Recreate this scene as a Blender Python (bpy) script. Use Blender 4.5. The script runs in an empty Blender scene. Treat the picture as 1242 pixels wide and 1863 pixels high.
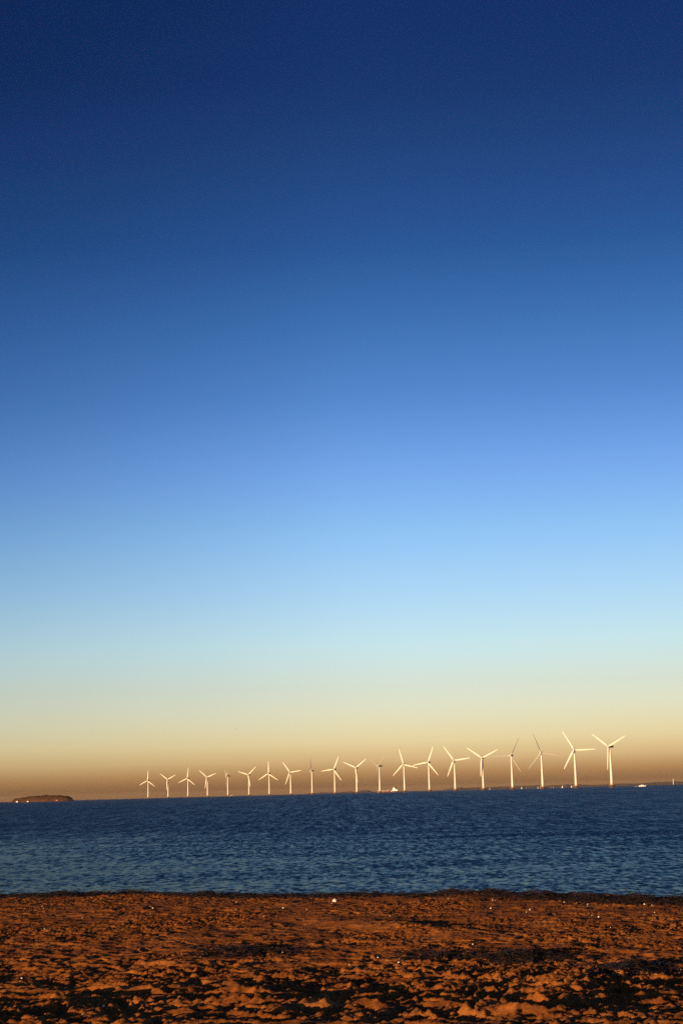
import bpy, bmesh, math, random
import numpy as np
from mathutils import Matrix, Vector

R = math.radians
PI = math.pi
rng = np.random.default_rng(11)
random.seed(5)
sc = bpy.context.scene
COL = sc.collection

SUN_EL, SUN_AZ = 4.2, 42.0          # sun low, behind the camera and to its left
EYE = 2.42
SEA_B0, SEA_B1, SEA_F, SEA_TEX = -0.020, 0.178, 0.345, 1.3   # wave-face lean near and far, reflectance, ruffling

# ------------------------------------------------------------------ helpers
def link(o, parent=None):
    COL.objects.link(o)
    if parent is not None:
        o.parent = parent
    return o

def tag(o, label=None, cat=None, group=None, kind=None):
    if label: o["label"] = label
    if cat: o["category"] = cat
    if group: o["group"] = group
    if kind: o["kind"] = kind
    return o

def empty(name, loc, rz=0.0):
    o = bpy.data.objects.new(name, None)
    o.empty_display_size = 0.5
    o.location = loc
    o.rotation_euler = (0, 0, rz)
    return link(o)

def obj(name, bm, mat, parent=None, smooth=False):
    me = bpy.data.meshes.new(name)
    bm.normal_update()
    bm.to_mesh(me); bm.free()
    if smooth:
        me.polygons.foreach_set("use_smooth", [True] * len(me.polygons))
    me.materials.append(mat)
    return link(bpy.data.objects.new(name, me), parent)

def grid_mesh(name, X, Y, Z, mat, smooth=True):
    """A height sheet from 2-D coordinate arrays."""
    ny, nx = X.shape
    co = np.stack([X, Y, Z], -1).reshape(-1, 3).astype(np.float32)
    idx = np.arange(ny * nx, dtype=np.int32).reshape(ny, nx)
    q = np.stack([idx[:-1, :-1], idx[:-1, 1:], idx[1:, 1:], idx[1:, :-1]], -1).reshape(-1, 4)
    me = bpy.data.meshes.new(name)
    me.vertices.add(len(co)); me.vertices.foreach_set("co", co.ravel())
    me.loops.add(q.size); me.loops.foreach_set("vertex_index", q.ravel())
    me.polygons.add(len(q))
    me.polygons.foreach_set("loop_start", np.arange(0, q.size, 4, dtype=np.int32))
    me.polygons.foreach_set("loop_total", np.full(len(q), 4, dtype=np.int32))
    me.polygons.foreach_set("use_smooth", np.full(len(q), smooth))
    me.update(calc_edges=True); me.validate()
    me.materials.append(mat)
    return link(bpy.data.objects.new(name, me))

def quads_mesh(name, V, Fc, mat, parent=None, smooth=False):
    me = bpy.data.meshes.new(name)
    me.from_pydata([tuple(v) for v in V], [], [tuple(f) for f in Fc])
    if smooth:
        me.polygons.foreach_set("use_smooth", [True] * len(me.polygons))
    me.update(); me.materials.append(mat)
    return link(bpy.data.objects.new(name, me), parent)

def add_box(bm, c, s, bevel=0.0, rz=0.0, taper=None):
    r = bmesh.ops.create_cube(bm, size=1.0)
    vs = r["verts"]
    for v in vs:
        v.co = Vector((v.co.x * s[0], v.co.y * s[1], v.co.z * s[2]))
        if taper and v.co.z > 0:
            v.co.x *= taper; v.co.y *= taper
    if bevel:
        es = list({e for v in vs for e in v.link_edges})
        r2 = bmesh.ops.bevel(bm, geom=es, offset=bevel, segments=2, affect="EDGES", profile=0.6)
        vs = list({v for f in r2["faces"] for v in f.verts} | {v for v in vs if v.is_valid})
    M = Matrix.Translation(c) @ Matrix.Rotation(rz, 4, "Z")
    for v in vs: v.co = M @ v.co
    return vs

def add_lathe(bm, prof, seg=24, c=(0, 0, 0), cap=True):
    """prof: [(radius, z)] turned about the z axis."""
    rings = []
    for r, z in prof:
        rings.append([bm.verts.new((c[0] + r * math.cos(2 * PI * k / seg), c[1] + r * math.sin(2 * PI * k / seg), c[2] + z)) for k in range(seg)])
    for a, b in zip(rings[:-1], rings[1:]):
        for k in range(seg):
            bm.faces.new((a[k], a[(k + 1) % seg], b[(k + 1) % seg], b[k]))
    if cap:
        bm.faces.new(rings[0][::-1]); bm.faces.new(rings[-1])

def add_tube(bm, pts, r, seg=6):
    pts = [Vector(p) for p in pts]
    rings = []
    for i, p in enumerate(pts):
        d = (pts[min(i + 1, len(pts) - 1)] - pts[max(i - 1, 0)]).normalized()
        u = d.orthogonal().normalized(); w = d.cross(u)
        rr = r[i] if isinstance(r, (list, tuple)) else r
        rings.append([bm.verts.new(p + rr * (math.cos(2 * PI * k / seg) * u + math.sin(2 * PI * k / seg) * w)) for k in range(seg)])
    for a, b in zip(rings[:-1], rings[1:]):
        u0 = min(range(seg), key=lambda s: sum((a[k].co - b[(k + s) % seg].co).length for k in range(seg)))
        for k in range(seg):
            bm.faces.new((a[k], a[(k + 1) % seg], b[(k + 1 + u0) % seg], b[(k + u0) % seg]))
    bm.faces.new(rings[0][::-1]); bm.faces.new(rings[-1])

def add_loft(bm, sections):
    """Closed sections (lists of points, equal counts) skinned into one hull."""
    rings = [[bm.verts.new(p) for p in s] for s in sections]
    n = len(rings[0])
    for a, b in zip(rings[:-1], rings[1:]):
        for k in range(n):
            bm.faces.new((a[k], a[(k + 1) % n], b[(k + 1) % n], b[k]))
    bm.faces.new(rings[0][::-1]); bm.faces.new(rings[-1])

# ------------------------------------------------------------------ materials
def new_mat(name):
    m = bpy.data.materials.new(name); m.use_nodes = True
    nt = m.node_tree
    return m, nt, nt.nodes["Principled BSDF"]

def N(nt, kind, **kw):
    n = nt.nodes.new(kind)
    for k, v in kw.items():
        if k == "inp":
            for kk, vv in v.items(): n.inputs[kk].default_value = vv
        else: setattr(n, k, v)
    return n

def ramp(nt, fac, stops):
    r = N(nt, "ShaderNodeValToRGB")
    cr = r.color_ramp
    while len(cr.elements) < len(stops): cr.elements.new(0.5)
    for e, (p, c) in zip(cr.elements, stops):
        e.position = p; e.color = (*c, 1) if len(c) == 3 else c
    nt.links.new(fac, r.inputs[0])
    return r.outputs[0]

def noise(nt, vec, scale, detail=3.0, rough=0.55):
    n = N(nt, "ShaderNodeTexNoise", inp={"Scale": scale, "Detail": detail, "Roughness": rough})
    nt.links.new(vec, n.inputs["Vector"])
    return n

def paint(name, c, rough=0.5, var=0.15, scale=1.5, metal=0.0):
    """Painted or weathered surface with slight blotches."""
    m, nt, b = new_mat(name)
    tc = N(nt, "ShaderNodeTexCoord")
    nz = noise(nt, tc.outputs["Object"], scale, 4)
    lo = tuple(max(0, x * (1 - var)) for x in c); hi = tuple(min(1, x * (1 + var * 0.6)) for x in c)
    nt.links.new(ramp(nt, nz.outputs["Fac"], [(0.3, lo), (0.7, hi)]), b.inputs["Base Color"])
    b.inputs["Roughness"].default_value = rough
    b.inputs["Metallic"].default_value = metal
    return m

M = {}
M["turbine"] = paint("turbine_paint", (0.58, 0.54, 0.48), 0.5, 0.06, 0.15)
M["nacelle"] = paint("nacelle_shade_tone", (0.11, 0.105, 0.10), 0.5, 0.12, 0.3)  # darkened all over: the shade on the nacelle's far-from-sun side is in the colour
M["concrete"] = paint("foundation_concrete", (0.09, 0.040, 0.020), 0.85, 0.4, 0.4)
M["rail"] = paint("railing_paint", (0.45, 0.28, 0.14), 0.6, 0.2, 0.5)
M["red_hull"] = paint("ship_hull_paint", (0.075, 0.014, 0.012), 0.5, 0.2, 0.1)
M["white"] = paint("white_paint", (0.80, 0.77, 0.74), 0.45, 0.06, 0.3)
M["cover"] = paint("hatch_paint", (0.42, 0.32, 0.28), 0.6, 0.12, 0.15)
M["dark"] = paint("dark_paint", (0.03, 0.025, 0.022), 0.5, 0.3, 0.4)
M["glass"] = paint("window_glass", (0.02, 0.025, 0.03), 0.08, 0.1, 1.0)
M["sail"] = paint("sail_cloth", (0.80, 0.78, 0.74), 0.8, 0.05, 0.5)
M["roof"] = paint("roof_tiles", (0.22, 0.07, 0.04), 0.8, 0.25, 0.6)
M["brick"] = paint("fort_brick", (0.55, 0.22, 0.10), 0.8, 0.2, 0.4)
M["feather"] = paint("gull_feathers", (0.10, 0.10, 0.10), 0.8, 0.2, 4.0)
M["shell"] = paint("shell", (0.62, 0.56, 0.50), 0.35, 0.15, 60.0)
M["stick"] = paint("driftwood", (0.40, 0.26, 0.15), 0.8, 0.3, 12.0)
M["weed"] = paint("dried_eelgrass", (0.022, 0.009, 0.005), 0.7, 0.5, 6.0)
M["shrub"] = paint("island_scrub", (0.030, 0.015, 0.008), 0.9, 0.5, 0.12)
M["bank"] = paint("island_bank", (0.085, 0.030, 0.011), 0.95, 0.45, 0.05)
M["coast"] = paint("coast_woods", (0.060, 0.045, 0.025), 0.95, 0.5, 0.004)

# sand: orange brown grains with darker damp and organic blotches
m, nt, b = new_mat("sand")
tc = N(nt, "ShaderNodeTexCoord"); P = tc.outputs["Object"]
n1 = noise(nt, P, 1.3, 5, 0.6); n2 = noise(nt, P, 55.0, 3, 0.7)
c1 = ramp(nt, n1.outputs["Fac"], [(0.32, (0.175, 0.052, 0.009)), (0.52, (0.275, 0.088, 0.016)), (0.72, (0.385, 0.138, 0.031))])
c2 = ramp(nt, n2.outputs["Fac"], [(0.30, (0.30, 0.26, 0.25)), (0.43, (0.85, 0.82, 0.80)), (0.58, (1.0, 1.0, 1.0)), (0.78, (1.7, 1.8, 2.1))])
mx = N(nt, "ShaderNodeMixRGB", blend_type="MULTIPLY", inp={"Fac": 1.0})
nt.links.new(c1, mx.inputs[1]); nt.links.new(c2, mx.inputs[2])
nt.links.new(mx.outputs[0], b.inputs["Base Color"])
b.inputs["Roughness"].default_value = 0.95
b.inputs["Specular IOR Level"].default_value = 0.15
n3 = noise(nt, P, 90.0, 4, 0.7)
bp = N(nt, "ShaderNodeBump", inp={"Strength": 0.6, "Distance": 0.012})
nt.links.new(n3.outputs["Fac"], bp.inputs["Height"]); nt.links.new(bp.outputs[0], b.inputs["Normal"])
M["sand"] = m

# sea water: wind-ruffled facets; streaks and gust tracks run with the offshore breeze
m, nt, b = new_mat("sea_water")
out = nt.nodes["Material Output"]
nt.nodes.remove(b)
tc = N(nt, "ShaderNodeTexCoord"); P = tc.outputs["Object"]
sep = N(nt, "ShaderNodeSeparateXYZ"); nt.links.new(P, sep.inputs[0])
def mrange(src, f0, f1, t0, t1, smooth=False):
    n = N(nt, "ShaderNodeMapRange", interpolation_type="SMOOTHSTEP" if smooth else "LINEAR", inp={"From Min": f0, "From Max": f1, "To Min": t0, "To Max": t1})
    nt.links.new(src, n.inputs["Value"]); return n.outputs[0]
def mth(op, a, c, clamp=False):
    n = N(nt, "ShaderNodeMath", operation=op, use_clamp=clamp)
    for k, v in enumerate((a, c)):
        if isinstance(v, (int, float)): n.inputs[k].default_value = v
        else: nt.links.new(v, n.inputs[k])
    return n.outputs[0]
def streak(wx, wy, detail=2.0, seed=0.0, rot=0.0):
    mpn = N(nt, "ShaderNodeMapping"); mpn.inputs["Scale"].default_value = (1 / wx, 1 / wy, 1); mpn.inputs["Location"].default_value = (seed, seed * 1.7, seed); mpn.inputs["Rotation"].default_value = (0, 0, R(rot))
    nt.links.new(P, mpn.inputs["Vector"])
    return mth("SUBTRACT", noise(nt, mpn.outputs[0], 1.0, detail, 0.6).outputs["Fac"], 0.5)
off = mrange(mth("ADD", sep.outputs["Y"], mth("MULTIPLY", sep.outputs["X"], 1.25)), 28.0, 105.0, 0.0, 1.0)
tex = None
# (width, length, lean, offshore distance at which waves of that size have built up)
for wx, wy, k, r0 in ((0.13, 0.4, 0.34, 20), (0.20, 0.9, 0.34, 34), (0.30, 2.4, 0.34, 52), (0.52, 8.0, 0.32, 90), (1.0, 32.0, 0.30, 180), (2.4, 150.0, 0.28, 390), (7.0, 800.0, 0.22, 900)):
    v = mth("MULTIPLY", streak(wx, wy, 2.0, wx * 3.1, 8), mrange(sep.outputs["Y"], r0 * 0.75, r0 * 1.35, 0.0, k * SEA_TEX, True))
    tex = v if tex is None else mth("ADD", tex, v)
broad = streak(16.0, 5.0, 3.0, 9.0, -3)                     # bands of calmer water lying along the shore
calmness = mth("MULTIPLY", broad, mrange(sep.outputs["Y"], 40.0, 160.0, 0.48, 0.06))
bias = mth("ADD", mrange(off, 0.0, 1.0, SEA_B0, SEA_B1), mth("ADD", tex, calmness))
sx = mth("MULTIPLY", streak(0.5, 0.7, 2.0, 4.0), 0.35)
vec = N(nt, "ShaderNodeCombineXYZ"); nt.links.new(sx, vec.inputs[0]); nt.links.new(mth("MULTIPLY", bias, -1.0), vec.inputs[1])
geo = N(nt, "ShaderNodeNewGeometry")
nn = N(nt, "ShaderNodeVectorMath", operation="ADD"); nt.links.new(geo.outputs["Normal"], nn.inputs[0]); nt.links.new(vec.outputs[0], nn.inputs[1])
nz = N(nt, "ShaderNodeVectorMath", operation="NORMALIZE"); nt.links.new(nn.outputs[0], nz.inputs[0])
gl = N(nt, "ShaderNodeBsdfGlossy", distribution="BECKMANN"); fr = N(nt, "ShaderNodeCombineXYZ"); fv = mrange(off, 0.0, 1.0, 0.25, SEA_F)
nt.links.new(fv, fr.inputs[0]); nt.links.new(fv, fr.inputs[1]); nt.links.new(mth("MULTIPLY", fv, 0.84), fr.inputs[2])   # slightly green water
nt.links.new(fr.outputs[0], gl.inputs["Color"])
nt.links.new(mrange(off, 0.0, 1.0, 0.22, 0.34), gl.inputs["Roughness"]); nt.links.new(nz.outputs[0], gl.inputs["Normal"])
df = N(nt, "ShaderNodeBsdfDiffuse"); df.inputs["Color"].default_value = (0.004, 0.014, 0.020, 1)
ads = N(nt, "ShaderNodeAddShader"); nt.links.new(gl.outputs[0], ads.inputs[0]); nt.links.new(df.outputs[0], ads.inputs[1])
nt.links.new(ads.outputs[0], out.inputs["Surface"])
M["water"] = m

# ------------------------------------------------------------------ beach (ground)
def profile(x, y):
    s = y + 0.38 * x + 0.22 * np.maximum(x - 0.5, 0)
    t = y + 0.12 * x
    z = np.interp(s, [-300, 20, 24.5, 27.3, 28.6, 31.5, 38, 70, 400, 40000], [0.76, 0.755, 0.745, 0.74, 0.66, 0.24, -0.35, -1.2, -3.0, -3.0])
    dip = np.interp(t, [11.3, 12.2, 13.0, 16.4, 18.0, 21.0, 26.0], [0, 0.0, -0.035, -0.245, -0.26, -0.16, 0.0])
    return z + dip

DX, DY = 0.015, 0.02
gx = np.arange(-9.0, 8.0, DX); gy = np.arange(8.0, 31.0, DY)
NX, NY = len(gx), len(gy)
GX, GY = np.meshgrid(gx, gy)

def fft_noise(l0, l1, ax=1.0, seed=0, power=1.0):
    """Band-limited noise with wavelengths l0..l1 metres; ax stretches it across x."""
    r = np.random.default_rng(seed)
    w = r.standard_normal((NY, NX))
    fx = np.fft.rfftfreq(NX, DX)[None, :] * ax; fy = np.fft.fftfreq(NY, DY)[:, None]
    f = np.sqrt(fx * fx + fy * fy) + 1e-9
    band = np.exp(-(np.clip(1 / l1 - f, 0, None) * l1) ** 2 * 4) * np.exp(-(np.clip(f - 1 / l0, 0, None) * l0) ** 2 * 2) / f ** power
    band[0, 0] = 0
    o = np.fft.irfft2(np.fft.rfft2(w) * band, s=(NY, NX))
    return o / o.std()

T = GY + 0.12 * GX
rough = np.interp(T, [8, 12.0, 12.9, 16.8, 18.8, 22, 31], [0.42, 0.50, 1.45, 1.45, 0.90, 0.60, 0.55])
patchy = np.clip(0.75 + 0.35 * fft_noise(1.5, 5.0, 1, 3), 0.25, 1.5)
swale = np.interp(T, [8, 12.6, 13.4, 16.0, 18.0, 31], [0.3, 0.35, 1.0, 1.0, 0.35, 0.15])
H = 0.024 * swale * fft_noise(0.40, 1.3, 1.7, 1)
# trampled sand: overlapping shallow pits that leave sharp curved ridges between them
pit = np.zeros_like(H)
pr = np.random.default_rng(15)
for k in range(9000):
    y = 9.5 + 20.5 * pr.random() ** 1.15; x = -8.6 + 16.2 * pr.random()
    if abs(x) > 0.25 * y + 1.3: continue
    a = pr.normal(0.15, 0.6); L = pr.uniform(0.09, 0.22); W = pr.uniform(0.055, 0.13)
    d = pr.uniform(0.016, 0.052) * np.interp(y + 0.12 * x, [10, 12.0, 12.9, 16.8, 19, 23, 31], [0.45, 0.50, 1.15, 1.15, 0.60, 0.32, 0.28])
    i0, i1 = np.searchsorted(gx, [x - 0.34, x + 0.34]); j0, j1 = np.searchsorted(gy, [y - 0.34, y + 0.34])
    if i1 - i0 < 5 or j1 - j0 < 5: continue
    u = GX[j0:j1, i0:i1] - x; v = GY[j0:j1, i0:i1] - y
    p = (u * math.cos(a) + v * math.sin(a)) / L; q = (-u * math.sin(a) + v * math.cos(a)) / W
    r2 = p * p + q * q
    pit[j0:j1, i0:i1] = np.minimum(pit[j0:j1, i0:i1], -d * (1 - r2))
    pit[j0:j1, i0:i1] += 0.22 * d * np.exp(-((np.sqrt(r2) - 1.12) / 0.22) ** 2)
H += pit
lump = fft_noise(0.05, 0.28, 1.4, 2, 0.95)
H += rough * patchy * 0.0074 * np.where(lump > 0, np.abs(lump) ** 0.9, -np.abs(lump) ** 1.1)
# footprints trodden into the dry sand: heel and ball pits with pushed-up rims
fp = np.random.default_rng(9)
for k in range(700):
    y = 10.0 + 19 * fp.random() ** 1.25; x = -8.5 + 16 * fp.random()
    if abs(x) > 0.25 * y + 1.5: continue
    a = fp.normal(0.9, 0.9); L = fp.uniform(0.11, 0.17); W = fp.uniform(0.045, 0.075)
    d = fp.uniform(0.020, 0.055) * np.interp(y, [10, 12.0, 13.0, 16.8, 20, 28], [0.4, 0.5, 1.0, 1.0, 0.45, 0.25])
    i0, i1 = np.searchsorted(gx, [x - 0.45, x + 0.45]); j0, j1 = np.searchsorted(gy, [y - 0.45, y + 0.45])
    if i1 - i0 < 5 or j1 - j0 < 5: continue
    u = (GX[j0:j1, i0:i1] - x); v = (GY[j0:j1, i0:i1] - y)
    p = (u * math.cos(a) + v * math.sin(a)) / L; q = (-u * math.sin(a) + v * math.cos(a)) / W
    rr2 = np.sqrt(p * p + (q * (1 + 0.25 * p)) ** 2)
    H[j0:j1, i0:i1] += -d * np.exp(-(rr2 / 0.95) ** 4) + 0.45 * d * np.exp(-((rr2 - 1.35) / 0.32) ** 2)
H += np.interp(T, [8, 12, 13, 17, 19.5, 31], [0.5, 0.5, 0.55, 0.6, 0.95, 0.85]) * 0.0060 * fft_noise(0.035, 0.13, 1, 4, 0.6) * patchy
H += 0.0018 * fft_noise(0.03, 0.06, 1, 5, 0.2)
# low wind mounds between y 19 and 24 right of centre, and a hump of wrack along the crest
def mound(cx, cy, sx, sy, h, a=0.0):
    u = (GX - cx) * math.cos(a) + (GY - cy) * math.sin(a); v = -(GX - cx) * math.sin(a) + (GY - cy) * math.cos(a)
    return h * np.exp(-(u / sx) ** 2 - (v / sy) ** 2)
for c in ((0.15, 22.3, 0.35, 0.9, 0.05, 0.5), (0.75, 21.8, 0.30, 0.8, 0.06, 0.4), (1.5, 21.2, 0.4, 0.7, 0.04, 0.2),
          (2.0, 16.1, 0.35, 0.35, 0.06, 0), (-0.9, 14.6, 0.30, 0.35, 0.05, 0), (1.3, 12.6, 0.4, 0.25, 0.06, 0),
          (-3.6, 26.9 + 1.4, 0.9, 0.35, 0.05, -0.36), (2.1, 26.2, 0.5, 0.3, 0.05, -0.36), (3.6, 25.8, 0.9, 0.3, 0.05, -0.36)):
    H += mound(*c)
edge = np.clip(np.minimum(np.minimum(GX - gx[0], gx[-1] - GX) / 0.6, np.minimum(GY - gy[0], gy[-1] - GY) / 0.6), 0, 1)
H *= edge
HZ = profile(GX, GY) + H

def ground_z(x, y):
    i = min(max(int((x - gx[0]) / DX), 0), NX - 1); j = min(max(int((y - gy[0]) / DY), 0), NY - 1)
    return float(HZ[j, i])

# one sheet: the fine part continues into a coarse surround that runs under the sea
ox0 = np.array([-40000, -15000, -4000, -1000, -300, -100, -50, -30, -20, -14, -11, -9.6]); ox1 = np.array([8.6, 10, 13, 19, 30, 50, 100, 300, 1000, 4000, 15000, 40000])
oy0 = np.array([-300, -150, -80, -40, -20, -8, 0, 4, 6, 7.2]); oy1 = np.array([31.6, 33, 35, 38, 42, 50, 70, 150, 500, 2000, 8000, 20000, 40000])
fxx = np.concatenate([ox0, gx, ox1]); fyy = np.concatenate([oy0, gy, oy1])
FX, FY = np.meshgrid(fxx, fyy)
FZ = profile(np.clip(FX, -60, 60), FY)
FZ[len(oy0):len(oy0) + NY, len(ox0):len(ox0) + NX] = HZ
beach = grid_mesh("beach", FX, FY, FZ, M["sand"]); tag(beach, kind="structure")
del FX, FY, FZ

# ------------------------------------------------------------------ sea
def build_sea():
    px = 1592.0
    near = np.arange(190, 0.6, -0.11) / px                   # even steps of view angle
    rows = np.concatenate([EYE / near, [6500, 8000, 10000, 13000, 18000, 25000, 34000]])
    rows = rows[rows > 20]
    th = np.concatenate([np.linspace(-1.50, -0.36, 30)[:-1], np.linspace(-0.36, 0.36, 1100), np.linspace(0.36, 1.50, 30)[1:]])
    TH, RR = np.meshgrid(th, rows)
    X = RR * np.sin(TH); Y = RR * np.cos(TH); Z = np.zeros_like(X)
    dr = np.gradient(rows)[:, None]; dt = np.abs(np.gradient(th))[None, :] * RR
    sp = np.maximum(dr, dt)
    r = np.random.default_rng(21)
    calm = np.interp(Y + 0.38 * X, [30, 36, 48, 80], [0.5, 0.7, 1.0, 1.2])
    for k in range(90):
        lam = 0.14 * (5.5 ** r.random())
        a = r.normal(0.45, 0.85)                              # offshore breeze: crests run outwards and to the right
        kx, ky = math.sin(a) * 2 * PI / lam, math.cos(a) * 2 * PI / lam
        amp = 0.018 * lam / (2 * PI)
        w = np.clip((lam / sp - 2.0) / 1.5, 0, 1)
        Z += amp * w * np.sin(kx * X + ky * Y + r.random() * 2 * PI)
    Z *= calm
    # low swell groups
    o = grid_mesh("sea", X, Y, Z, M["water"])
    return tag(o, kind="structure")
build_sea()

# ------------------------------------------------------------------ wind turbines
def blade_bm():
    bm = bmesh.new()
    secs = []
    for z, ch, th, tw, off in ((0.6, 1.7, 1.7, 0, 0), (2.0, 1.8, 1.6, 0, 0.0), (5.0, 2.9, 1.0, 14, 0.35), (8.0, 3.3, 0.75, 11, 0.5), (14, 2.9, 0.55, 7, 0.42),
                               (20, 2.4, 0.40, 4, 0.32), (26, 1.95, 0.30, 2, 0.22), (32, 1.5, 0.22, 0.5, 0.12), (36.5, 1.05, 0.14, 0, 0.05), (38, 0.35, 0.06, 0, 0)):
        s = []
        for k in range(14):
            a = 2 * PI * k / 14
            x = ch / 2 * math.cos(a); y = th / 2 * math.sin(a) * (1 + 0.35 * math.cos(a)) if th < ch * 0.8 else th / 2 * math.sin(a)
            t = R(tw)
            s.append((off + x * math.cos(t) - y * math.sin(t), x * math.sin(t) + y * math.cos(t), z))
        secs.append(s)
    add_loft(bm, secs)
    return bm

HUB = Vector((0, -5.2, 65.6))
def make_turbine():
    root = empty("wind_turbine", (0, 0, 0))
    bm = bmesh.new()
    add_lathe(bm, [(3.7, -3.0), (3.4, 0.0), (3.5, 0.8), (4.9, 2.6), (5.3, 3.0), (5.3, 3.7), (2.5, 3.75)], 28)
    f = obj("foundation", bm, M["concrete"], root)
    bm = bmesh.new()
    for k in range(20):
        a = 2 * PI * k / 20
        add_tube(bm, [(5.1 * math.cos(a), 5.1 * math.sin(a), 3.65), (5.1 * math.cos(a), 5.1 * math.sin(a), 4.9)], 0.07, 5)
    for h in (4.3, 4.9):
        add_tube(bm, [(5.1 * math.cos(2 * PI * k / 40), 5.1 * math.sin(2 * PI * k / 40), h) for k in range(41)], 0.08, 5)
    obj("railing", bm, M["rail"], f)
    bm = bmesh.new()
    add_lathe(bm, [(2.30, 3.76), (2.22, 8), (2.00, 22), (1.76, 38), (1.5, 52), (1.35, 63.4), (1.35, 63.8)], 32)
    t = obj("tower", bm, M["turbine"], root, True)
    bm = bmesh.new(); add_box(bm, (0, -2.17, 5.0), (0.9, 0.14, 2.1), 0.04)
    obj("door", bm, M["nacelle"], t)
    bm = bmesh.new()
    secs = []
    for y, w, h, zc in ((-3.3, 1.3, 1.35, 65.6), (-2.6, 1.75, 1.75, 65.6), (0, 1.85, 1.9, 65.65), (6.0, 1.85, 1.9, 65.7), (8.6, 1.5, 1.5, 65.85), (9.1, 1.1, 1.0, 65.95)):
        secs.append([(w * math.copysign(abs(math.cos(a)) ** 0.45, math.cos(a)), y, zc + h * math.copysign(abs(math.sin(a)) ** 0.45, math.sin(a))) for a in [2 * PI * (k + 0.5) / 20 for k in range(20)]])
    add_loft(bm, secs)
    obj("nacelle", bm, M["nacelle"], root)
    bm = bmesh.new()
    secs = []
    for y, r in ((1.85, 1.25), (1.3, 1.55), (0.2, 1.65), (-0.8, 1.45), (-1.5, 1.0), (-1.85, 0.45), (-1.95, 0.1)):
        secs.append([(r * math.cos(2 * PI * k / 20), y, r * math.sin(2 * PI * k / 20)) for k in range(20)])
    add_loft(bm, secs)
    obj("hub", bm, M["turbine"], root, True)
    b0 = obj("blade", blade_bm(), M["turbine"], root, True)
    for k in range(2):
        c = b0.copy(); link(c, root)
    return root

def copy_tree(o, parent=None):
    c = o.copy(); link(c, parent)
    if parent is not None: c.parent = parent
    for ch in list(o.children): copy_tree(ch, c)
    return c

# x, y on the sea bed bank, rotor angle, yaw, blade pitch, what the blades look like
TURB = [
 (-735, 5936, 5, 24, 0, "leftmost and farthest wind turbine of the row, one blade pointing straight up"),
 (-642, 5759, 65, 24, 0, "far white wind turbine with blades in a Y, second from the left end"),
 (-554, 5582, 8, 24, 0, "far white wind turbine with one blade up, third from the left end"),
 (-471, 5405, 70, 24, 0, "far white wind turbine with blades in a Y, fourth from the left end"),
 (-390, 5229, 64, 76, 0, "white wind turbine turned side on beside the small dark boat, blades barely showing"),
 (-311, 5053, 48, 24, 0, "white wind turbine sixth from left, lower blade shadowing the top of its tower"),
 (-239, 4876, 2, 24, 0, "white wind turbine seventh from left, one blade upright and two drooping evenly"),
 (-168, 4701, 83, 24, 0, "white wind turbine eighth from left, blades to upper left, right and lower left"),
 (-102, 4525, -2, 28, 78, "white wind turbine ninth from left, thin edge-on blades with one pointing up"),
 (-37, 4350, 24, 24, 0, "white wind turbine tenth from left, one blade level to the left"),
 (21, 4175, 54, 24, 0, "white wind turbine left of the red ship, long blade shadow down its tower"),
 (77, 4001, 58, 58, 70, "white wind turbine in front of the red ship, blades hardly visible"),
 (132, 3827, 105, 20, 0, "white wind turbine right of the red ship, one blade up and leaning left"),
 (182, 3653, 21, 22, 0, "white wind turbine seventh from the right end, one blade nearly level to the left"),
 (229, 3481, 84, 22, 0, "white wind turbine sixth from the right end, one blade nearly level to the right"),
 (275, 3308, 65, 20, 0, "white wind turbine fifth from the right end, blades in a wide Y"),
 (317, 3136, 29, 22, 58, "white wind turbine fourth from the right end, thin edge-on blades, one level left"),
 (355, 2965, 100, 18, 60, "white wind turbine third from the right end, thin dark edge-on blades"),
 (392, 2794, 90, 16, 0, "tall white wind turbine second from the right end, broad blade level to the right"),
 (426, 2624, 65, 44, 15, "rightmost and nearest wind turbine of the row, blades in a Y above brown base"),
]
proto = make_turbine()
for i, (x, y, rot, yaw, pitch, lab) in enumerate(TURB):
    o = proto if i == 0 else copy_tree(proto)
    o.location = (x, y, 0)
    tag(o, lab, "wind turbine", "wind turbines standing in a row in the sea")
    Y = Matrix.Rotation(R(-yaw), 4, "Z")
    k = 0
    for ch in o.children:
        nm = ch.name.split(".")[0]
        if nm == "nacelle": ch.matrix_basis = Y
        elif nm == "hub": ch.matrix_basis = Y @ Matrix.Translation(HUB)
        elif nm == "blade":
            ch.matrix_basis = Y @ Matrix.Translation(HUB) @ Matrix.Rotation(R(rot + 120 * k), 4, "Y") @ Matrix.Rotation(R(pitch), 4, "Z")
            k += 1

# ------------------------------------------------------------------ far coast and island
def build_coast():
    xs = np.linspace(-900, 9000, 700); ys = np.linspace(0, 1, 24)
    h = np.interp(xs, [-900, -450, -300, 0, 70, 100, 160, 200, 480, 820, 900, 1100, 1700, 2700, 4500, 9000], [0, 0, 6, 10, 11, 22, 21, 9, 4, 4, 15, 18, 17, 17, 19, 16])
    r = np.random.default_rng(4)
    bump = np.interp(xs, np.linspace(-900, 9000, 260), r.normal(0, 2.2, 260)) + np.interp(xs, np.linspace(-900, 9000, 90), r.normal(0, 2.5, 90))
    h = np.clip(h + bump * np.clip(h / 12, 0, 1), -1, None)
    X, V = np.meshgrid(xs, ys)
    shape = np.clip(np.sin(PI * np.clip(V, 0, 1)) * 1.8, 0, 1)
    Z = h[None, :] * shape * (1 + 0.08 * r.normal(size=X.shape)) - 0.6
    o = grid_mesh("far_coast", X, 13000 + 1500 * V, Z, M["coast"], False)
    tag(o, kind="structure")
build_coast()

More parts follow.
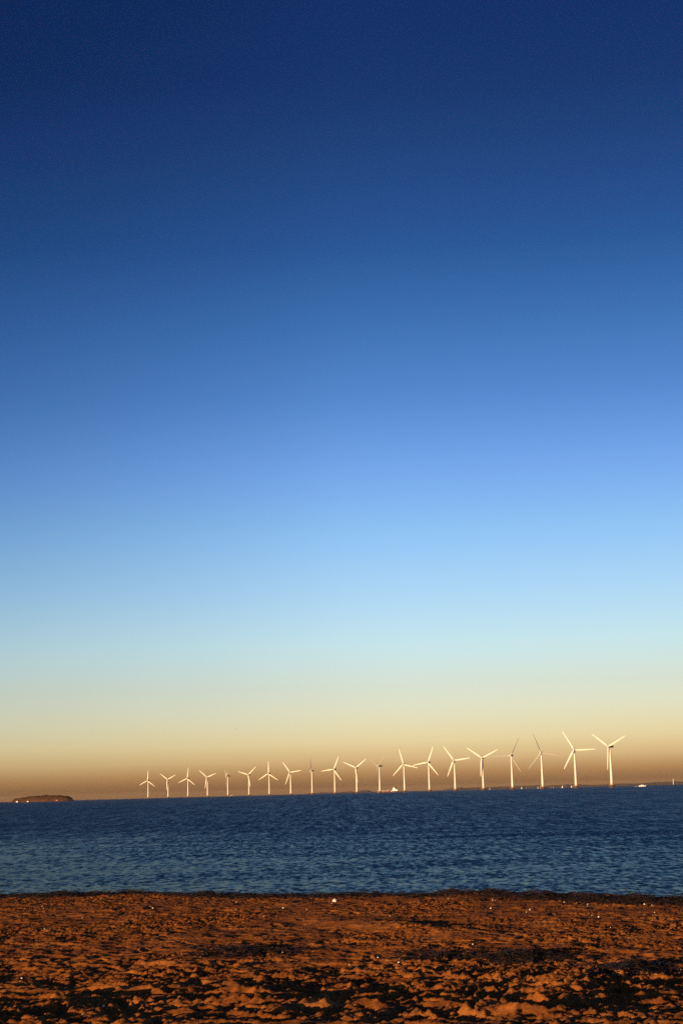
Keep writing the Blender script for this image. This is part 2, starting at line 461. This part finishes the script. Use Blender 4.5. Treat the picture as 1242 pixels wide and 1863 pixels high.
ISX, ISY = -875.0, 4630.0
def build_island():
    xs = np.linspace(-86, 86, 150); ys = np.linspace(-45, 45, 60)
    X, Y = np.meshgrid(xs, ys)
    prof = np.interp(xs, [-86, -83, -77, -62, -40, -14, 10, 40, 60, 72, 81, 86], [0, 4.0, 8.0, 10.5, 13.5, 15.5, 16.0, 15, 13.8, 11.5, 7.0, 0.0])
    r = np.random.default_rng(8)
    q = np.abs(Y) / 45
    side = np.clip((1 - q) / 0.42, 0, 1) ** 0.8
    Z = prof[None, :] * side * (1 + 0.05 * r.normal(size=X.shape)) - 0.8
    o = grid_mesh("island", X + ISX, Y + ISY, Z, M["bank"], False)
    tag(o, kind="structure")
    # scrub over the crown of the island: many leaf clumps
    V, Fc = [], []
    for k in range(9000):
        x = r.uniform(-80, 80); y = r.uniform(-34, 34)
        base = float(np.interp(x, xs, prof)) * min(1, ((1 - abs(y) / 45) / 0.42)) ** 0.8
        if y < -18 and r.random() < 0.75: continue
        if base < 3.0: continue
        z = base + r.uniform(-1.0, 2.2) * (0.7 + 0.5 * math.sin(x * 0.23) * math.sin(x * 0.071 + 1))
        s = r.uniform(0.5, 1.2)
        d = r.normal(size=3); d /= np.linalg.norm(d); u = np.cross(d, (0.3, 0.2, 1)); u /= np.linalg.norm(u) + 1e-9; w = np.cross(d, u)
        c = np.array((ISX + x, ISY + y, z)); n0 = len(V)
        V += [c - s * u, c + 0.6 * s * w, c + s * u, c - 0.6 * s * w]; Fc.append((n0, n0 + 1, n0 + 2, n0 + 3))
    sh = quads_mesh("scrub", V, Fc, M["shrub"])
    tag(sh, "dark scrub covering the crown of the low island", "shrubs", kind="stuff")
build_island()

def house(px, py, w, d, h, wallm, label, rz=0.0):
    root = empty("island_building", (px, py, 0.0), rz)
    tag(root, label, "building", "buildings on the island shore")
    bm = bmesh.new(); add_box(bm, (0, 0, h / 2 - 0.4), (w, d, h + 0.8)); wl = obj("wall", bm, wallm, root)
    bm = bmesh.new()
    rh = d * 0.32
    a = [bm.verts.new(p) for p in ((-w / 2 - .3, -d / 2 - .3, h + .01), (w / 2 + .3, -d / 2 - .3, h + .01), (w / 2 + .3, d / 2 + .3, h + .01), (-w / 2 - .3, d / 2 + .3, h + .01), (-w / 2 - .3, 0, h + rh), (w / 2 + .3, 0, h + rh))]
    for f in ((0, 1, 5, 4), (2, 3, 4, 5), (1, 2, 5), (3, 0, 4), (3, 2, 1, 0)): bm.faces.new([a[i] for i in f])
    obj("roof", bm, M["roof"], root)
    for k in (-1, 1):
        bm = bmesh.new(); add_box(bm, (k * w * 0.27, -d / 2 - 0.02, h * 0.55), (w * 0.16, 0.08, h * 0.34)); obj("window", bm, M["glass"], root)
house(ISX - 64, ISY - 44, 5.4, 4.5, 3.2, M["white"], "bright white building at the left end of the island shore")
house(ISX - 34, ISY - 44, 4.6, 4.2, 2.8, M["white"], "small white building on the shore left of the island's middle", 0.1)
house(ISX + 48, ISY - 41, 5.0, 4.5, 3.6, M["brick"], "reddish building on the shore near the right end of the island", -0.1)

# ------------------------------------------------------------------ ships and boats
def hull_bm(L, B, H, draft, bow=0.28, sheer=0.25, n=16):
    """Boat hull with bow at -x, deck closed."""
    bm = bmesh.new(); secs = []
    for i in range(n + 1):
        u = i / n
        x = -L / 2 + L * u
        b = B / 2 * min(1, (u / bow + 0.02) ** 0.6) * (1 if u < 0.85 else 1 - 0.25 * ((u - 0.85) / 0.15) ** 2)
        top = H * (1 + sheer * max(0, 1 - u / 0.35) ** 1.5)
        rake = 0.06 * L * max(0, 1 - u / 0.2)
        secs.append([(x - rake, -b, top), (x - rake * .4, -b * 0.96, H * 0.4), (x, -b * 0.72, -draft), (x, b * 0.72, -draft), (x - rake * .4, b * 0.96, H * 0.4), (x - rake, b, top)])
    add_loft(bm, secs)
    return bm

def build_ship():
    root = empty("cargo_ship", (114.0, 4700.0, 0), R(-6))
    tag(root, "small cargo ship with dark red hull and white stern bridge behind a turbine", "ship")
    obj("hull", hull_bm(60, 10, 4.2, 2.5), M["red_hull"], root)
    for i, x in enumerate((-14.5, -3.0)):
        bm = bmesh.new(); add_box(bm, (x, 0, 5.0), (10.5, 7.4, 2.0), 0.25); obj("hatch_cover", bm, M["cover"], root)
    bm = bmesh.new(); add_box(bm, (-26.5, 0, 5.9), (5.0, 5.0, 1.2), 0.3); obj("forecastle", bm, M["white"], root)
    bm = bmesh.new()
    add_box(bm, (20.5, 0, 6.0), (15, 9.4, 3.6), 0.2); add_box(bm, (17.8, 0, 9.2), (9.5, 8.6, 2.8), 0.2); add_box(bm, (16.8, 0, 11.9), (6.8, 9.6, 2.6), 0.2)
    br = obj("bridge", bm, M["white"], root)
    bm = bmesh.new(); add_box(bm, (16.8, 0, 12.1), (6.95, 8.2, 0.9), 0.02); obj("window", bm, M["glass"], br)
    bm = bmesh.new(); add_lathe(bm, [(1.3, 10.5), (1.2, 14.6), (1.0, 15.0)], 16, (22.2, 0, 0)); obj("funnel", bm, M["red_hull"], root)
    bm = bmesh.new(); add_tube(bm, [(17.5, 0, 13.2), (17.5, 0, 18.0)], 0.22, 8); add_tube(bm, [(17.5, -1.6, 16.4), (17.5, 1.6, 16.4)], 0.12, 6); obj("mast", bm, M["white"], root)
    bm = bmesh.new(); add_tube(bm, [(3.8, 0, 4.2), (3.8, 0, 9.0)], 0.55, 10); add_tube(bm, [(3.8, 0, 8.6), (-5.0, 0, 7.4)], 0.3, 8); obj("deck_crane", bm, M["cover"], root)
    bm = bmesh.new()
    secs = []
    for u, r in ((-2.4, 0.1), (-2.0, 0.75), (-0.8, 1.15), (0.8, 1.15), (2.0, 0.75), (2.4, 0.1)):
        secs.append([(10.5 + u, -5.25 + r * math.cos(2 * PI * k / 12), 4.2 + r * math.sin(2 * PI * k / 12)) for k in range(12)])
    add_loft(bm, secs); obj("lifeboat", bm, M["white"], root, True)
build_ship()

def build_motorboat():
    root = empty("motor_yacht", (525.0, 2900.0, 0), R(176)); root.scale = (0.82,) * 3
    tag(root, "white motor yacht cruising near the horizon right of the last turbine", "boat")
    obj("hull", hull_bm(15, 4.2, 1.9, 0.7), M["white"], root)
    bm = bmesh.new()
    add_loft(bm, [[(-3.6, -1.6, 1.9), (-3.6, 1.6, 1.9), (-2.0, 1.4, 3.4), (-2.0, -1.4, 3.4)], [(3.5, -1.8, 1.9), (3.5, 1.8, 1.9), (2.8, 1.6, 3.5), (2.8, -1.6, 3.5)]])
    cb = obj("cabin", bm, M["white"], root)
    bm = bmesh.new(); add_box(bm, (0.4, 0, 2.7), (3.8, 3.45, 0.55), 0.02); obj("window", bm, M["glass"], cb)
    bm = bmesh.new(); add_box(bm, (0.8, 0, 4.1), (3.0, 2.4, 0.16), 0.05); add_tube(bm, [(2.0, -1.0, 3.4), (2.0, -1.0, 4.1)], 0.07); add_tube(bm, [(2.0, 1.0, 3.4), (2.0, 1.0, 4.1)], 0.07); obj("flybridge_roof", bm, M["white"], root)
    # broken white wake behind the stern
    V, Fc = [], []
    r = np.random.default_rng(31)
    for k in range(260):
        d = r.random() ** 1.3 * 7.5; x = 525 - 8.0 - d; y = 2900 + r.normal(0, 0.5 + 0.08 * d); s = r.uniform(0.10, 0.3); z = r.uniform(0.02, 0.35) * (1 - d / 9)
        n0 = len(V)
        for q in range(5):
            a = 2 * PI * q / 5 + r.random(); V.append((x + s * math.cos(a) * 1.6, y + s * math.sin(a) * 0.6, z + s * 0.5 * math.sin(a)))
        Fc.append(tuple(range(n0, n0 + 5)))
    w = quads_mesh("wake", V, Fc, M["white"]); tag(w, "white foam wake trailing behind the motor yacht", "wake", kind="stuff")
build_motorboat()

def build_workboat():
    root = empty("work_boat", (-377.0, 5200.0, 0), R(4))
    tag(root, "small dark boat beside the foot of the side-on wind turbine", "boat")
    obj("hull", hull_bm(15, 4.6, 2.6, 0.9), M["dark"], root)
    bm = bmesh.new(); add_box(bm, (0.8, 0, 4.0), (4.5, 3.2, 2.9), 0.2); wh = obj("wheelhouse", bm, M["cover"], root)
    bm = bmesh.new(); add_box(bm, (0.8, 0, 4.5), (4.6, 2.6, 0.8), 0.02); obj("window", bm, M["glass"], wh)
    bm = bmesh.new(); add_tube(bm, [(0.8, 0, 5.4), (0.8, 0, 8.0)], 0.12); obj("mast", bm, M["dark"], root)
build_workboat()

def make_sailboat():
    root = empty("sailing_boat", (0, 0, 0))
    obj("hull", hull_bm(9, 2.8, 1.1, 0.6), M["white"], root)
    bm = bmesh.new(); add_tube(bm, [(-0.4, 0, 1.0), (-0.4, 0, 13.2)], 0.10, 8); obj("mast", bm, M["white"], root)
    def sail(pts):
        bm = bmesh.new(); n = 8; rows = []
        a, b_, c = (Vector(p) for p in pts)                    # tack, clew, head
        for i in range(n + 1):
            v = i / n; l = a.lerp(c, v); rr_ = b_.lerp(c, v); row = []
            for j in range(n + 1):
                u = j / n; p = l.lerp(rr_, u); belly = 0.5 * math.sin(PI * u) * (1 - v) * math.sin(PI * min(1, v + .35))
                row.append(bm.verts.new((p.x, p.y + belly, p.z)))
            rows.append(row)
        for i in range(n):
            for j in range(n): bm.faces.new((rows[i][j], rows[i][j + 1], rows[i + 1][j + 1], rows[i + 1][j]))
        bmesh.ops.remove_doubles(bm, verts=bm.verts, dist=0.001)
        bmesh.ops.solidify(bm, geom=bm.faces[:], thickness=0.04)
        return bm
    obj("mainsail", sail(((-0.25, 0, 2.0), (3.9, 0.5, 2.1), (-0.3, 0, 13.0))), M["sail"], root, True)
    obj("jib", sail(((-4.3, 0, 1.5), (-0.6, 0.6, 1.9), (-0.6, 0, 11.0))), M["sail"], root, True)
    return root

SAILS = [(608.5, 1.25, 30, "white sail close to the right of the fifth turbine from the right"),
 (746, 1.0, 10, "white sail first to the right of the fourth turbine from the right"),
 (767.5, 0.8, 75, "fainter left one of two close sails between third and fourth turbines from right"),
 (778, 0.85, 60, "right one of two close sails between third and fourth turbines from right"),
 (817, 1.0, 20, "white sail a little left of the third turbine from the right"),
 (829, 1.0, 15, "white sail touching the foot of the third turbine from the right"),
 (874, 0.8, 70, "fainter left one of two close sails right of the third turbine from right"),
 (884, 0.95, 40, "right one of two close sails right of the third turbine from right"),
 (922, 1.05, 0, "white sail midway between the second and third turbines from the right"),
 (962, 1.05, 5, "white sail close to the left of the second turbine from the right")]
p0 = make_sailboat()
for i, (x, s, rz, lab) in enumerate(SAILS):
    o = p0 if i == 0 else copy_tree(p0)
    o.location = (x, 7000, 0); o.scale = (s * 0.75,) * 3; o.rotation_euler = (0, 0, R(rz))
    tag(o, lab, "sailing boat", "white sails along the far horizon")

def build_beacon():
    root = empty("beacon_tower", (1302.0, 6500.0, 0))
    tag(root, "thin white beacon tower on the horizon at the right edge", "tower")
    bm = bmesh.new(); add_lathe(bm, [(4.0, -2), (4.0, 1.2), (3.6, 1.8)], 20); obj("base", bm, M["concrete"], root)
    bm = bmesh.new(); add_lathe(bm, [(1.1, 1.81), (1.0, 12), (0.85, 20.5)], 20); obj("shaft", bm, M["white"], root, True)
    bm = bmesh.new(); add_lathe(bm, [(1.2, 20.5), (1.2, 20.8), (0.9, 20.85), (0.9, 22.6), (1.15, 22.7), (0.1, 24.2)], 16); obj("lantern", bm, M["white"], root)
build_beacon()

# ------------------------------------------------------------------ gull
def build_bird():
    root = empty("gull", (-83.0, 1200.0, 51.2), R(60))
    tag(root, "lone dark bird flying high in the sky left of centre", "bird")
    bm = bmesh.new(); secs = []
    for x, r, z in ((-0.42, 0.015, 0.02), (-0.34, 0.045, 0.02), (-0.26, 0.055, 0.015), (-0.16, 0.10, 0), (0.0, 0.12, -0.01), (0.16, 0.09, 0), (0.30, 0.05, 0.01), (0.45, 0.07, 0.015), (0.50, 0.02, 0.015)):
        secs.append([(x, r * math.cos(2 * PI * k / 12) * (1 if x < 0.3 else 1.4), z + r * math.sin(2 * PI * k / 12) * (1 if x < 0.3 else 0.35)) for k in range(12)])
    add_loft(bm, secs); obj("body", bm, M["feather"], root, True)
    for sgn in (-1, 1):
        bm = bmesh.new(); secs = []
        for y, z, c, sw in ((0.05, 0.03, 0.30, 0.0), (0.30, 0.20, 0.26, -0.06), (0.50, 0.24, 0.20, -0.03), (0.72, 0.18, 0.10, 0.08), (0.85, 0.12, 0.02, 0.18)):
            secs.append([(sw - c / 2, sgn * y, z), (sw, sgn * y, z + 0.02), (sw + c / 2, sgn * y, z), (sw, sgn * y, z - 0.015)])
        add_loft(bm, secs); obj("wing", bm, M["feather"], root, True)
build_bird()

# ------------------------------------------------------------------ things on the sand
def shell_bm(ribs=9):
    """A cockle half shell: ribbed dome, hinge at -y."""
    bm = bmesh.new(); rows = []
    for i in range(7):
        v = i / 6; row = []
        for k in range(2 * ribs + 1):
            a = -1.25 + 2.5 * k / (2 * ribs)
            r = v * (1.0 - 0.10 * abs(a)) * (1 + (0.04 if k % 2 else -0.02) * v)
            row.append(bm.verts.new((r * math.sin(a) * 0.62, r * math.cos(a) - 0.5, 0.42 * math.sin(PI * min(1, 0.12 + 0.88 * (1 - v) ** 0.7)) * (1 - 0.3 * abs(a)) * (1.06 if k % 2 else 1.0) + 0.02)))
        rows.append(row)
    for i in range(6):
        for k in range(2 * ribs): bm.faces.new((rows[i][k], rows[i][k + 1], rows[i + 1][k + 1], rows[i + 1][k]))
    bmesh.ops.remove_doubles(bm, verts=bm.verts, dist=0.0005)
    bmesh.ops.solidify(bm, geom=bm.faces[:], thickness=0.06)
    return bm

shell0 = obj("seashell", shell_bm(), M["shell"], None, True)
def put_shell(o, x, y, s, label, group=None):
    o.location = (x, y, ground_z(x, y) + 0.25 * s)
    o.scale = (s, s, s)
    # most lie tipped up so that the hollow or dome catches the low sun
    o.rotation_euler = (R(random.uniform(35, 95)), R(random.uniform(-25, 25)), R(random.uniform(-60, 10)))
    tag(o, label, "shell", group)
put_shell(shell0, -0.27, 25.9, 0.072, "large white shell near the top of the beach, below the seaweed line")
c = shell0.copy(); link(c); put_shell(c, -2.17, 14.35, 0.030, "bright white shell among the shadowed hollows at lower left")
SH = [(150,1670),(77,1650),(170,1641),(80,1654),(279,1653),(274,1662),(82,1692),(171,1741),(331,1736),(365,1744),(447,1686),(514,1734),(558,1656),(515,1652),(603,1642),(629,1643),(678,1659),(709,1668),(721,1633),(724,1634),(814,1635),(893,1636),(894,1633),(951,1630),(992,1635),(1022,1640),(1038,1636),(1064,1641),(1067,1647),(1089,1640),(1148,1635),(1160,1635),(1016,1673),(1076,1666),(1088,1668),(892,1654),(957,1659),(963,1655),(825,1760),(841,1775),(927,1765),(636,1757),(649,1755),(687,1743),(725,1752),(980,1750),(923,1742),(1034,1805),(1141,1756),(1237,1764),(276,1812),(180,1756),(40,1780),(10,1636),(25,1660),(220,1640),(430,1640),(480,1668),(760,1690),(860,1720),(1110,1690),(1190,1660),(1215,1700),(1230,1640)]
F_, PT, RL = 2900.0, math.atan(511 / 2900.0), R(-1.5)
def spot(px, py, z=0.74):
    """The point of the beach seen along a given sight line (used once, to survey the shells)."""
    u = (px - 621) / F_; v = -(py - 931.5) / F_
    x = math.cos(RL) * u - math.sin(RL) * v; y = math.sin(RL) * u + math.cos(RL) * v
    a = PI / 2 + PT; d = (x, math.cos(a) * y + math.sin(a), math.sin(a) * y - math.cos(a))
    for _ in range(6):
        t = (z - EYE) / d[2]; X, Y = d[0] * t, d[1] * t
        z = 0.5 * z + 0.5 * float(profile(np.array(X), np.array(Y)))
    return X, Y
for px_, py_ in SH:
    x, y = spot(px_, py_)
    ylim = 26.4 - 0.38 * x - 0.22 * max(x - 0.5, 0)
    if y > ylim: y = ylim
    c = shell0.copy(); link(c)
    put_shell(c, x, y, (0.012 + 0.020 * random.random() ** 2) * (1 if y > 18 else 0.8), "small white shell scattered on the orange sand", "small shells strewn over the sand")

bm = bmesh.new()
pts = []
for k in range(14):
    u = k / 13; x = -0.43 + 0.26 * u; y = 15.32 - 0.05 * u
    pts.append((x, y, max(ground_z(x, y), 0) + 0.012 + 0.004 * math.sin(5 * u)))
zl = max(p[2] for p in pts)
pts = [(p[0], p[1], zl - 0.004 * abs(i - 7)) for i, p in enumerate(pts)]
add_tube(bm, pts, [0.004 + 0.003 * math.sin(PI * (0.15 + 0.8 * k / 13)) for k in range(14)], 8)
tag(obj("stick", bm, M["stick"]), "thin pale driftwood stick lying across the dark hollows", "stick")

def ribbons(name, pts, label, cat, kind=None, group=None, lw=(0.06, 0.18)):
    """Dried eelgrass: thin curling blades heaped at the given (x, y, height) points."""
    V, Fc = [], []
    r = np.random.default_rng(len(pts))
    for (x, y, h) in pts:
        L = r.uniform(*lw); a = r.uniform(0, 2 * PI); w = r.uniform(0.003, 0.008); n = 5
        z0 = ground_z(x, y) + h * r.random(); tilt = r.normal(0, 0.35) ; curl = r.normal(0, 1.6)
        px_, py_, pz_ = x, y, z0
        n0 = len(V)
        for k in range(n + 1):
            u = k / n
            V.append((px_ - w * math.sin(a), py_ + w * math.cos(a), pz_ - w * 0.5)); V.append((px_ + w * math.sin(a), py_ - w * math.cos(a), pz_ + w * 0.5))
            px_ += L / n * math.cos(a); py_ += L / n * math.sin(a)
            pz_ += L / n * math.sin(tilt); tilt -= 0.30 * abs(tilt) + 0.06; a += curl / n
            pz_ = max(pz_, ground_z(px_, py_) + 0.003)
        for k in range(n): Fc.append((n0 + 2 * k, n0 + 2 * k + 1, n0 + 2 * k + 3, n0 + 2 * k + 2))
    o = quads_mesh(name, V, Fc, M["weed"])
    return tag(o, label, cat, group, kind)

r = np.random.default_rng(77)
pts = []
def dens(x):
    return float(np.interp(x, [-7, -6, -5.4, -4.6, -3.8, -3.2, -2.6, -2.0, -1.2, -0.6, 0.4, 1.2, 1.7, 2.0, 2.5, 3.4, 4.2, 4.9, 5.6, 7], [.35, .4, .8, 1, .8, .35, .75, .7, .45, .5, .35, .5, .9, .8, .8, .8, .9, 1, .9, .8]))
while len(pts) < 13000:
    x = r.uniform(-7.2, 6.6)
    if r.random() > dens(x): continue
    s = 27.2 + r.normal(0, 0.28) + 0.25 * math.sin(x * 1.1)
    pts.append((x, s - 0.38 * x - 0.22 * max(x - 0.5, 0), (0.08 if x < 1.5 else 0.11) * dens(x) * (0.6 + 0.4 * math.sin(7 * x) * math.sin(2.3 * x + 1)) + 0.01))
ribbons("seaweed_wrack", pts, "dark band of dried seaweed along the top of the beach at the water", "seaweed", "stuff")
def patch_pts(cx, cy, sx, sy, n, h, a=0.0):
    o = []
    for k in range(n):
        u, v = sx * np.clip(r.normal(0, 1), -1.7, 1.7), sy * np.clip(r.normal(0, 1), -1.7, 1.7)
        o.append((cx + u * math.cos(a) - v * math.sin(a), cy + u * math.sin(a) + v * math.cos(a), h * math.exp(-(u / sx) ** 2 - (v / sy) ** 2)))
    return o
G = "dark seaweed clumps lying on the sand"
ribbons("seaweed_clump", patch_pts(1.95, 18.7, 0.28, 0.32, 1200, 0.10), "dark red-brown seaweed clump right of centre, midway up the sand", "seaweed", None, G)
ribbons("seaweed_clump", patch_pts(3.0, 17.5, 0.26, 0.34, 1250, 0.11), "dark seaweed clump on the sand near the right edge, nearest the camera", "seaweed", None, G)
ribbons("seaweed_clump", patch_pts(0.98, 19.0, 0.26, 0.22, 600, 0.05), "flat dark seaweed streak just right of the beach's middle", "seaweed", None, G)
ribbons("seaweed_clump", patch_pts(-1.25, 20.0, 0.40, 0.25, 800, 0.05), "flat dark seaweed streak left of the beach's middle", "seaweed", None, G)

# ------------------------------------------------------------------ haze
def build_haze():
    bm = bmesh.new()
    add_box(bm, (0, 15000, 55), (76000, 50000, 122))
    me = bpy.data.meshes.new("haze"); bm.to_mesh(me); bm.free()
    mt = bpy.data.materials.new("haze"); mt.use_nodes = True; n = mt.node_tree
    n.nodes.remove(n.nodes["Principled BSDF"])
    v = n.nodes.new("ShaderNodeVolumePrincipled")
    v.inputs["Color"].default_value = (0.80, 0.55, 0.35, 1); v.inputs["Density"].default_value = 1.2e-5
    n.links.new(v.outputs[0], n.nodes["Material Output"].inputs["Volume"])
    me.materials.append(mt)
    tag(link(bpy.data.objects.new("haze", me)), kind="stuff")

build_haze()

# ------------------------------------------------------------------ sky and sun
w = bpy.data.worlds.new("World"); sc.world = w; w.use_nodes = True
nt = w.node_tree; bg = nt.nodes["Background"]
sky = N(nt, "ShaderNodeTexSky", sky_type="NISHITA", sun_disc=False, sun_elevation=R(SUN_EL), sun_rotation=R(180 + SUN_AZ), air_density=1.0, dust_density=1.0, ozone_density=1.0)
# tint of the evening air by height above the horizon (root of sin elevation)
STOPS = [(0.0342, 1.0129, 0.9774, 2.3478),
 (0.062, 1.112, 0.9774, 2.1506),
 (0.1027, 2.1702, 1.8711, 3.3236),
 (0.1413, 2.8057, 2.8976, 5.585),
 (0.1754, 2.843, 3.1896, 6.1431),
 (0.2183, 2.499, 2.9237, 5.6055),
 (0.2543, 2.2425, 2.6609, 4.8972),
 (0.3003, 2.0094, 2.6336, 4.7648),
 (0.3403, 1.7503, 2.401, 4.4271),
 (0.398, 1.3163, 2.0527, 4.0041),
 (0.4481, 0.9525, 1.5781, 3.5962),
 (0.4927, 0.5841, 1.1539, 2.8004),
 (0.5329, 0.364, 0.8768, 2.1957),
 (0.5764, 0.1865, 0.559, 1.5461),
 (0.6155, 0.1452, 0.3899, 1.1744),
 (0.6508, 0.0914, 0.2671, 0.8916),
 (0.6827, 0.0713, 0.2341, 0.8113),
 (0.8409, 0.0679, 0.2282, 0.8507),
 (1.0, 0.0801, 0.2524, 0.9018)]
tc = N(nt, "ShaderNodeTexCoord"); sp = N(nt, "ShaderNodeSeparateXYZ"); nt.links.new(tc.outputs["Generated"], sp.inputs[0])
mxz = N(nt, "ShaderNodeMath", operation="MAXIMUM", inp={1: 0.0}); nt.links.new(sp.outputs["Z"], mxz.inputs[0])
sq = N(nt, "ShaderNodeMath", operation="SQRT"); nt.links.new(mxz.outputs[0], sq.inputs[0])
tint = ramp(nt, sq.outputs[0], [(p, (a / 3, b_ / 3, c_ / 3)) for p, a, b_, c_ in STOPS])
cl = N(nt, "ShaderNodeVectorMath", operation="MINIMUM"); nt.links.new(sky.outputs[0], cl.inputs[0]); cl.inputs[1].default_value = (4.2, 4.4, 4.0)
mul = N(nt, "ShaderNodeVectorMath", operation="MULTIPLY"); nt.links.new(cl.outputs[0], mul.inputs[0]); nt.links.new(tint, mul.inputs[1])
s3 = N(nt, "ShaderNodeVectorMath", operation="SCALE", inp={"Scale": 3.0}); nt.links.new(mul.outputs[0], s3.inputs[0])
# the upper sky is a deeper blue away from the antisolar side (left of the view)
hi = N(nt, "ShaderNodeMapRange", interpolation_type="SMOOTHSTEP", inp={"From Min": 0.03, "From Max": 0.22, "To Min": 0.25, "To Max": 1.0}); nt.links.new(sp.outputs["Z"], hi.inputs["Value"])
lf = N(nt, "ShaderNodeMapRange", inp={"From Min": 0.0, "From Max": -0.24, "To Min": 0.0, "To Max": 1.0}); nt.links.new(sp.outputs["X"], lf.inputs["Value"])
am = N(nt, "ShaderNodeMath", operation="MULTIPLY"); nt.links.new(hi.outputs[0], am.inputs[0]); nt.links.new(lf.outputs[0], am.inputs[1])
deep = N(nt, "ShaderNodeMixRGB", blend_type="MULTIPLY"); nt.links.new(am.outputs[0], deep.inputs[0]); nt.links.new(s3.outputs[0], deep.inputs[1]); deep.inputs[2].default_value = (0.62, 0.71, 0.77, 1)
rt = N(nt, "ShaderNodeMapRange", inp={"From Min": 0.04, "From Max": 0.24, "To Min": 1.0, "To Max": 0.90}); nt.links.new(sp.outputs["X"], rt.inputs["Value"])
rs = N(nt, "ShaderNodeVectorMath", operation="SCALE"); nt.links.new(deep.outputs[0], rs.inputs[0]); nt.links.new(rt.outputs[0], rs.inputs["Scale"])
nt.links.new(rs.outputs[0], bg.inputs["Color"]); bg.inputs["Strength"].default_value = 0.0595

ld = bpy.data.lights.new("sun", "SUN"); ld.energy = 5.0; ld.angle = R(0.5); ld.color = (1.0, 0.665, 0.33)
lo = link(bpy.data.objects.new("sun", ld)); lo.location = (-40, -45, 30)
to_sun = Vector((-math.sin(R(SUN_AZ)) * math.cos(R(SUN_EL)), -math.cos(R(SUN_AZ)) * math.cos(R(SUN_EL)), math.sin(R(SUN_EL))))
lo.rotation_euler = to_sun.to_track_quat("Z", "Y").to_euler()

# ------------------------------------------------------------------ camera
cd = bpy.data.cameras.new("camera"); cam = link(bpy.data.objects.new("camera", cd)); sc.camera = cam
cd.sensor_fit = "VERTICAL"; cd.sensor_height = 36.0; cd.lens = 2900.0 / 1863.0 * 36.0
cd.clip_start = 0.1; cd.clip_end = 80000
cam.matrix_world = Matrix.Translation((0, 0, EYE)) @ Matrix.Rotation(PI / 2 + PT, 4, "X") @ Matrix.Rotation(RL, 4, "Z")

sc.view_settings.view_transform = "Standard"; sc.view_settings.look = "None"; sc.view_settings.exposure = 0.75; sc.view_settings.gamma = 1.0
sc.render.engine = "CYCLES"
sc.cycles.use_denoising = False
sc.cycles.max_bounces = 6; sc.cycles.diffuse_bounces = 1; sc.cycles.volume_bounces = 0
